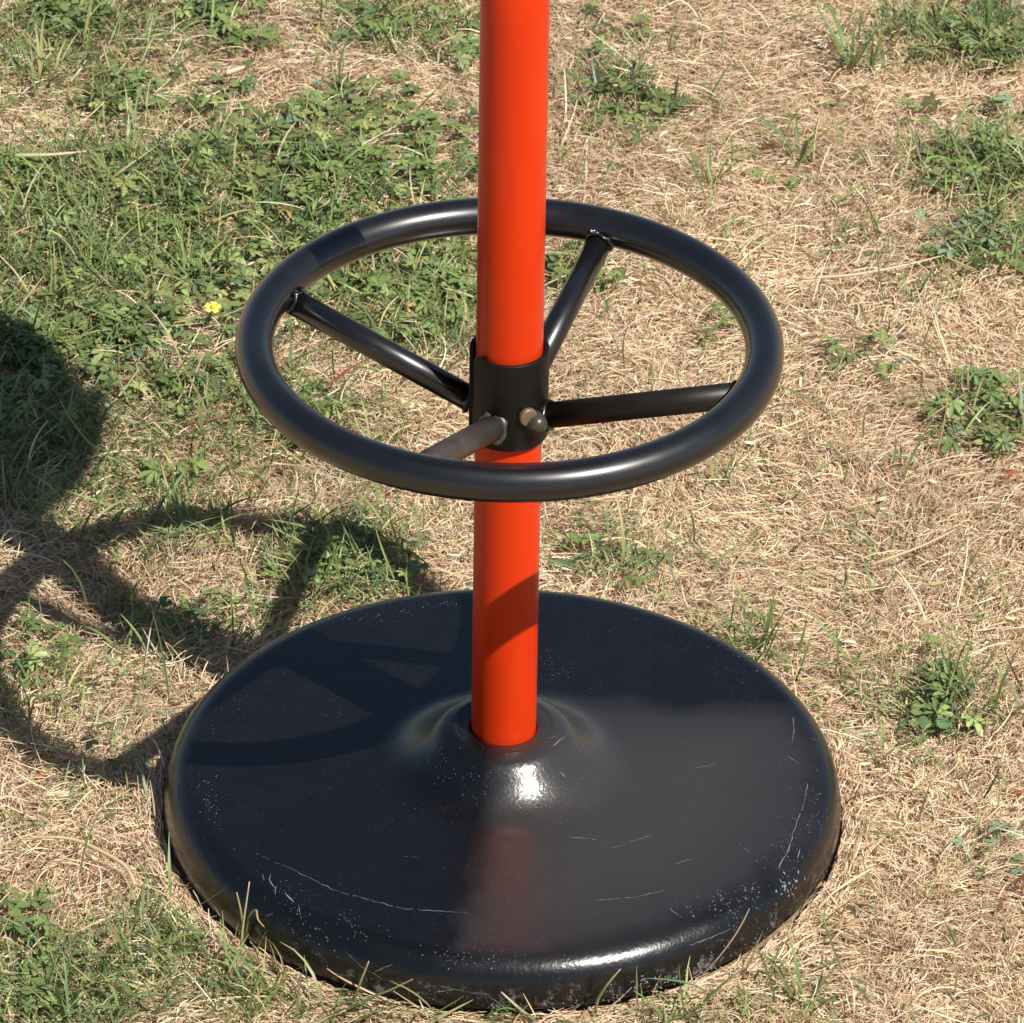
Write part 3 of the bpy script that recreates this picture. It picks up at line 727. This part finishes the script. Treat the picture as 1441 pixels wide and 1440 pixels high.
def blade_mesh(name, L, W, bend, seg=7, c0=(.10, .17, .05), c1=(.17, .24, .07), curl=0.0):
    """one folded grass blade, rising from the origin and leaning over to +x"""
    V, F, C = [], [], []; x = y = z = 0.0; ph = math.pi / 2 - .08
    for s in range(seg + 1):
        f = s / seg; w = W * (.75 + .25 * min(1, 3 * f)) * (1 - f ** 2.2) + .0002; hd = curl * f
        px_, py_ = -math.sin(hd), math.cos(hd); up = w * .22
        V += [(x + px_ * w / 2, y + py_ * w / 2, z + up), (x, y, z), (x - px_ * w / 2, y - py_ * w / 2, z + up)]
        cc = np.array(c0) * (1 - f) + np.array(c1) * f; C += [cc, cc * 1.2, cc]
        if s < seg:
            ph2 = ph - bend * (f + .5 / seg); x += L / seg * math.cos(ph2) * math.cos(hd); y += L / seg * math.cos(ph2) * math.sin(hd); z += L / seg * math.sin(ph2)
            F += [(3 * s, 3 * s + 1, 3 * s + 4, 3 * s + 3), (3 * s + 1, 3 * s + 2, 3 * s + 5, 3 * s + 4)]
    me = np_mesh(name, np.array(V), np.array(F), np.array(C)); me.materials.append(M_GRASS)
    return me
BLADE_ME = [blade_mesh('blade', 1.0, [.055, .075, .045, .06][i % 4], [.4, .9, 1.5, .6, 1.1][i % 5], 7,
                       [(.10, .17, .05), (.14, .21, .06), (.30, .26, .12)][i % 3] if i != 5 else (.4, .3, .15), [(.16, .24, .07), (.13, .21, .08), (.22, .27, .09)][i % 3], [.3, -.4, .1][i % 3]) for i in range(10)]
def grass_tuft(px, py, n_, L, label, lean=.45):
    o = empty('grass_tuft', put(px, py), random.uniform(0, 6.28)); tag(o, label, 'grass')
    n_ += 2
    for i in range(n_):
        a = 6.283 * i / n_ + random.uniform(-.5, .5); c = link('blade', random.choice(BLADE_ME), None, o)
        c.location = (.004 * math.cos(a), .004 * math.sin(a), 0); c.rotation_euler = (0, random.uniform(.05, lean), a)
        s_ = L * random.uniform(.55, 1.1); c.scale = (s_, s_, s_)
    return o
TUFTS = [(1195, 100, 8, .060, 'tall dark grass tuft behind the ring, top right on bare straw'), (1125, 232, 9, .058, 'thin spreading grass tuft just behind the right of the ring'),
         (1225, 105, 5, .050, 'smaller grass tuft right of the tall dark one'), (1070, 915, 8, .048, 'grass tuft leaning at the base\'s back right edge'),
         (1120, 955, 6, .040, 'short grass tuft touching the right side of the base'), (1130, 1420, 7, .046, 'upright thin grass tuft at the bottom, right of the base front'),
         (1340, 985, 9, .045, 'thick short grass tuft right of the base by the round leaves'), (1285, 425, 6, .036, 'little upright grass tuft right of the ring'),
         (1190, 645, 6, .034, 'wispy grass tuft on straw below the ring\'s right end'), (1230, 240, 6, .030, 'low wispy grass right of the thin spreading tuft'),
         (1000, 262, 4, .046, 'few leaning blades behind the ring\'s top right'), (810, 700, 6, .034, 'short grass beside the pole under the ring'),
         (1240, 1075, 5, .034, 'sprawling blades on straw right of the base'), (1345, 1140, 2, .030, 'pair of upright blades on straw near the right bottom'),
         (60, 130, 6, .052, 'pale long blades near the top left corner'), (40, 1050, 6, .036, 'short tuft at the left edge beside the ring shadow'),
         (95, 1440, 9, .050, 'grass tuft rising at the bottom left corner'), (430, 860, 5, .036, 'shaded tuft against the base\'s back left edge'), (1385, 60, 10, .050, 'thick long grass in the top right corner'),
         (985, 155, 4, .040, 'thin pale tuft on bare straw behind the ring, nearest the top right of the pole'), (1390, 260, 8, .045, 'long grass leaning over the dense weed patch at the right edge'),
         (1240, 335, 5, .036, 'small tuft between the ring and the feathery grey green weed'), (1230, 845, 5, .032, 'tiny branching tuft on straw right of the base back edge'),
         (1010, 690, 5, .036, 'leaning blades just below the ring\'s front right'), (1050, 640, 4, .030, 'few blades under the ring\'s right front curve')]
for a in TUFTS: grass_tuft(*a)

# stalks lying on or standing before the base and the straw: (points as picture position + height), radius, colour
def stalk(name, pts, rad, c0, c1, label, cat='stalk', flat=.5):
    P = []
    for (px, py, h) in pts:
        g = at(px, py, h); P.append(Vector((g.x, g.y, h)))
    Q = []                                                  # smooth the polyline
    for i in range(len(P) - 1):
        a, b_, c_, d_ = P[max(i - 1, 0)], P[i], P[i + 1], P[min(i + 2, len(P) - 1)]
        for k_ in range(5):
            f = k_ / 5; Q.append(.5 * ((2 * b_) + (c_ - a) * f + (2 * a - 5 * b_ + 4 * c_ - d_) * f * f + (3 * b_ - a - 3 * c_ + d_) * f ** 3))
    Q.append(P[-1]); n_ = len(Q)
    org = Q[0].copy(); me = tube(name, [q - org for q in Q], [rad * (1 - .65 * (i / (n_ - 1)) ** 2) for i in range(n_)], 6)
    at_ = me.color_attributes.new('blade_colour', 'FLOAT_COLOR', 'POINT')
    for i in range(len(me.vertices)):
        f = (i // 6) / (n_ - 1); at_.data[i].color = (*[c0[j] * (1 - f) + c1[j] * f for j in range(3)], 1)
    o = link(name, me, M_GRASS); o.location = org
    return tag(o, label, cat)
TAN, PALE, GRN, RED = (.60, .44, .25), (.74, .60, .40), (.14, .21, .06), (.24, .06, .04)
stalk('grass_stalk', [(838, 1425, .002), (842, 1405, .012), (855, 1385, .025), (873, 1364, .036)], .0011, GRN, TAN, 'green blade with tan tip before the base front, right of centre')
stalk('grass_stalk', [(752, 1436, .001), (730, 1419, .006), (705, 1396, .014)], .0012, GRN, PALE, 'short pale tipped blade before the base front, at the centre')
stalk('grass_stalk', [(498, 1410, .002), (506, 1385, .015), (519, 1353, .032)], .0010, GRN, TAN, 'green blade with dry tip before the base front, left of centre')
stalk('grass_stalk', [(488, 1424, .002), (520, 1405, .012), (550, 1393, .020), (581, 1378, .028)], .0010, GRN, (.3, .26, .1), 'long green blade leaning right along the base front')
stalk('grass_stalk', [(339, 1345, .002), (341, 1310, .020), (351, 1241, .055)], .0010, (.3, .3, .1), PALE, 'tall dry stem standing before the base\'s left front')
stalk('grass_stalk', [(342, 1335, .002), (340, 1290, .030), (333, 1256, .046)], .0009, GRN, TAN, 'shorter dry stem beside the tall one at the base\'s left front')
stalk('grass_stalk', [(345, 1320, .004), (350, 1292, .022), (360, 1281, .030), (363, 1294, .028), (372, 1305, .022)], .0009, GRN, TAN, 'hooked dry stem at the base\'s left front')
stalk('grass_stalk', [(190, 1246, .004), (176, 1219, .008), (140, 1197, .010), (105, 1182, .011), (66, 1178, .012), (28, 1182, .008)], .0014, (.72, .56, .34), (.70, .53, .30), 'long dry seed stalk lying on straw left of the base')
stalk('grass_stalk', [(1125, 392, .006), (1200, 387, .010), (1270, 374, .012), (1330, 359, .010)], .0012, PALE, PALE, 'long pale straw lying right of the ring')
stalk('grass_stalk', [(20, 219, .008), (70, 218, .012), (122, 213, .012)], .0015, (.78, .66, .48), PALE, 'thick pale straw lying at the upper left')
stalk('grass_stalk', [(240, 166, .006), (275, 185, .008), (302, 200, .008)], .0014, (.16, .09, .05), (.2, .12, .07), 'dark brown twig lying on straw at the upper left', 'twig')
stalk('grass_stalk', [(318, 103, .008), (336, 97, .010), (344, 94, .010)], .0022, (.78, .66, .46), PALE, 'short thick pale straw piece near the top left')
stalk('red_runner', [(455, 552, .008), (470, 536, .012), (490, 520, .014), (513, 507, .014)], .0011, RED, (.32, .10, .06), 'red creeping runner seen through the ring at the left', 'runner')
stalk('red_runner', [(160, 548, .010), (180, 535, .014), (203, 524, .014)], .0010, RED, (.35, .10, .07), 'short red runner among green leaves at the left', 'runner')
stalk('red_runner', [(205, 600, .008), (260, 596, .012), (310, 588, .012), (350, 581, .008)], .0009, RED, (.3, .14, .08), 'thin red runner lying left of the foot ring', 'runner')
stalk('grass_stalk', [(1225, 795, .006), (1262, 782, .009), (1305, 765, .009), (1345, 745, .006)], .0011, TAN, PALE, 'grey tan straw lying diagonally right of the pole')
stalk('grass_stalk', [(395, 560, .008), (392, 590, .012), (380, 640, .006)], .0008, PALE, TAN, 'thin pale stem under the ring\'s left side')

# the yellow flower: five petals round a green heart on a stem
fl = empty('yellow_flower', put(292, 470)); tag(fl, 'single yellow cinquefoil flower left of the foot ring', 'flower')
m_, t, p = mat_new('yellow_petal'); p.inputs['Base Color'].default_value = (0.85, 0.68, 0.10, 1); p.inputs['Roughness'].default_value = .5; M_PETAL = m_
m_, t, p = mat_new('flower_heart'); p.inputs['Base Color'].default_value = (0.5, 0.42, 0.05, 1); M_HEART = m_
PV = [(0, 0, 0), (.35, .28, .06), (.8, .38, .12), (1.0, .16, .10), (.92, 0, .06), (1.0, -.16, .10), (.8, -.38, .12), (.35, -.28, .06)]
pm = bpy.data.meshes.new('petal'); pm.from_pydata(PV, [], [(0, 1, 7), (1, 2, 6, 7), (2, 3, 4), (2, 4, 6), (4, 5, 6)]); pm.update()
hd_ = Vector((.004, -.002, .022)); lean = Matrix.Rotation(.18, 4, 'X')
for i in range(5):
    c = link('petal', pm, M_PETAL, fl); c.matrix_local = Matrix.Translation(hd_) @ lean @ Matrix.Rotation(i * 1.2566 + .2, 4, 'Z') @ Matrix.Scale(.0060, 4)
bm = bmesh.new(); bmesh.ops.create_icosphere(bm, subdivisions=2, radius=.0018); me = bpy.data.meshes.new('flower_centre'); bm.to_mesh(me); bm.free()
c = link('flower_centre', me, M_HEART, fl); c.location = hd_ + Vector((0, -.0006, .0008))
sm = tube('stem', [(0, 0, 0), (.001, 0, .012), tuple(hd_)], .0006, 6); a_ = sm.color_attributes.new('blade_colour', 'FLOAT_COLOR', 'POINT')
for d_ in a_.data: d_.color = (.14, .2, .06, 1)
link('stem', sm, M_GRASS, fl)

# dry fallen leaves
def fallen_leaf(px, py, size, colr, label):
    v, f, c = palm_leaf(1.0, colr, 4, .2, int(px)); v = v.copy(); v[:, 2] += .25 * np.sin(v[:, 0] * 5) * .4
    me = np_mesh('fallen_leaf', v * size, f, np.tile(np.array(colr), (len(v), 1))); me.materials.append(M_LEAF)
    o = link('fallen_leaf', me); o.location = put(px, py, .010); o.rotation_euler = (.3, .2, random.uniform(0, 6)); tag(o, label, 'leaf')
fallen_leaf(405, 318, .010, (.50, .34, .10), 'yellow brown withered leaf among green leaves behind the ring')
fallen_leaf(520, 452, .010, (.34, .15, .06), 'rust brown withered leaf seen through the ring, left of the pole')
fallen_leaf(568, 455, .009, (.42, .26, .08), 'ochre withered leaf seen through the ring, nearest the pole')
fallen_leaf(1432, 690, .009, (.36, .13, .05), 'rust brown dry leaf at the right edge below the lush weed')
fallen_leaf(1415, 70, .007, (.60, .28, .06), 'small orange dry leaf in the grass at the top right corner')
fallen_leaf(1435, 1255, .010, (.22, .08, .04), 'dark reddish leaf at the right edge near the bottom')
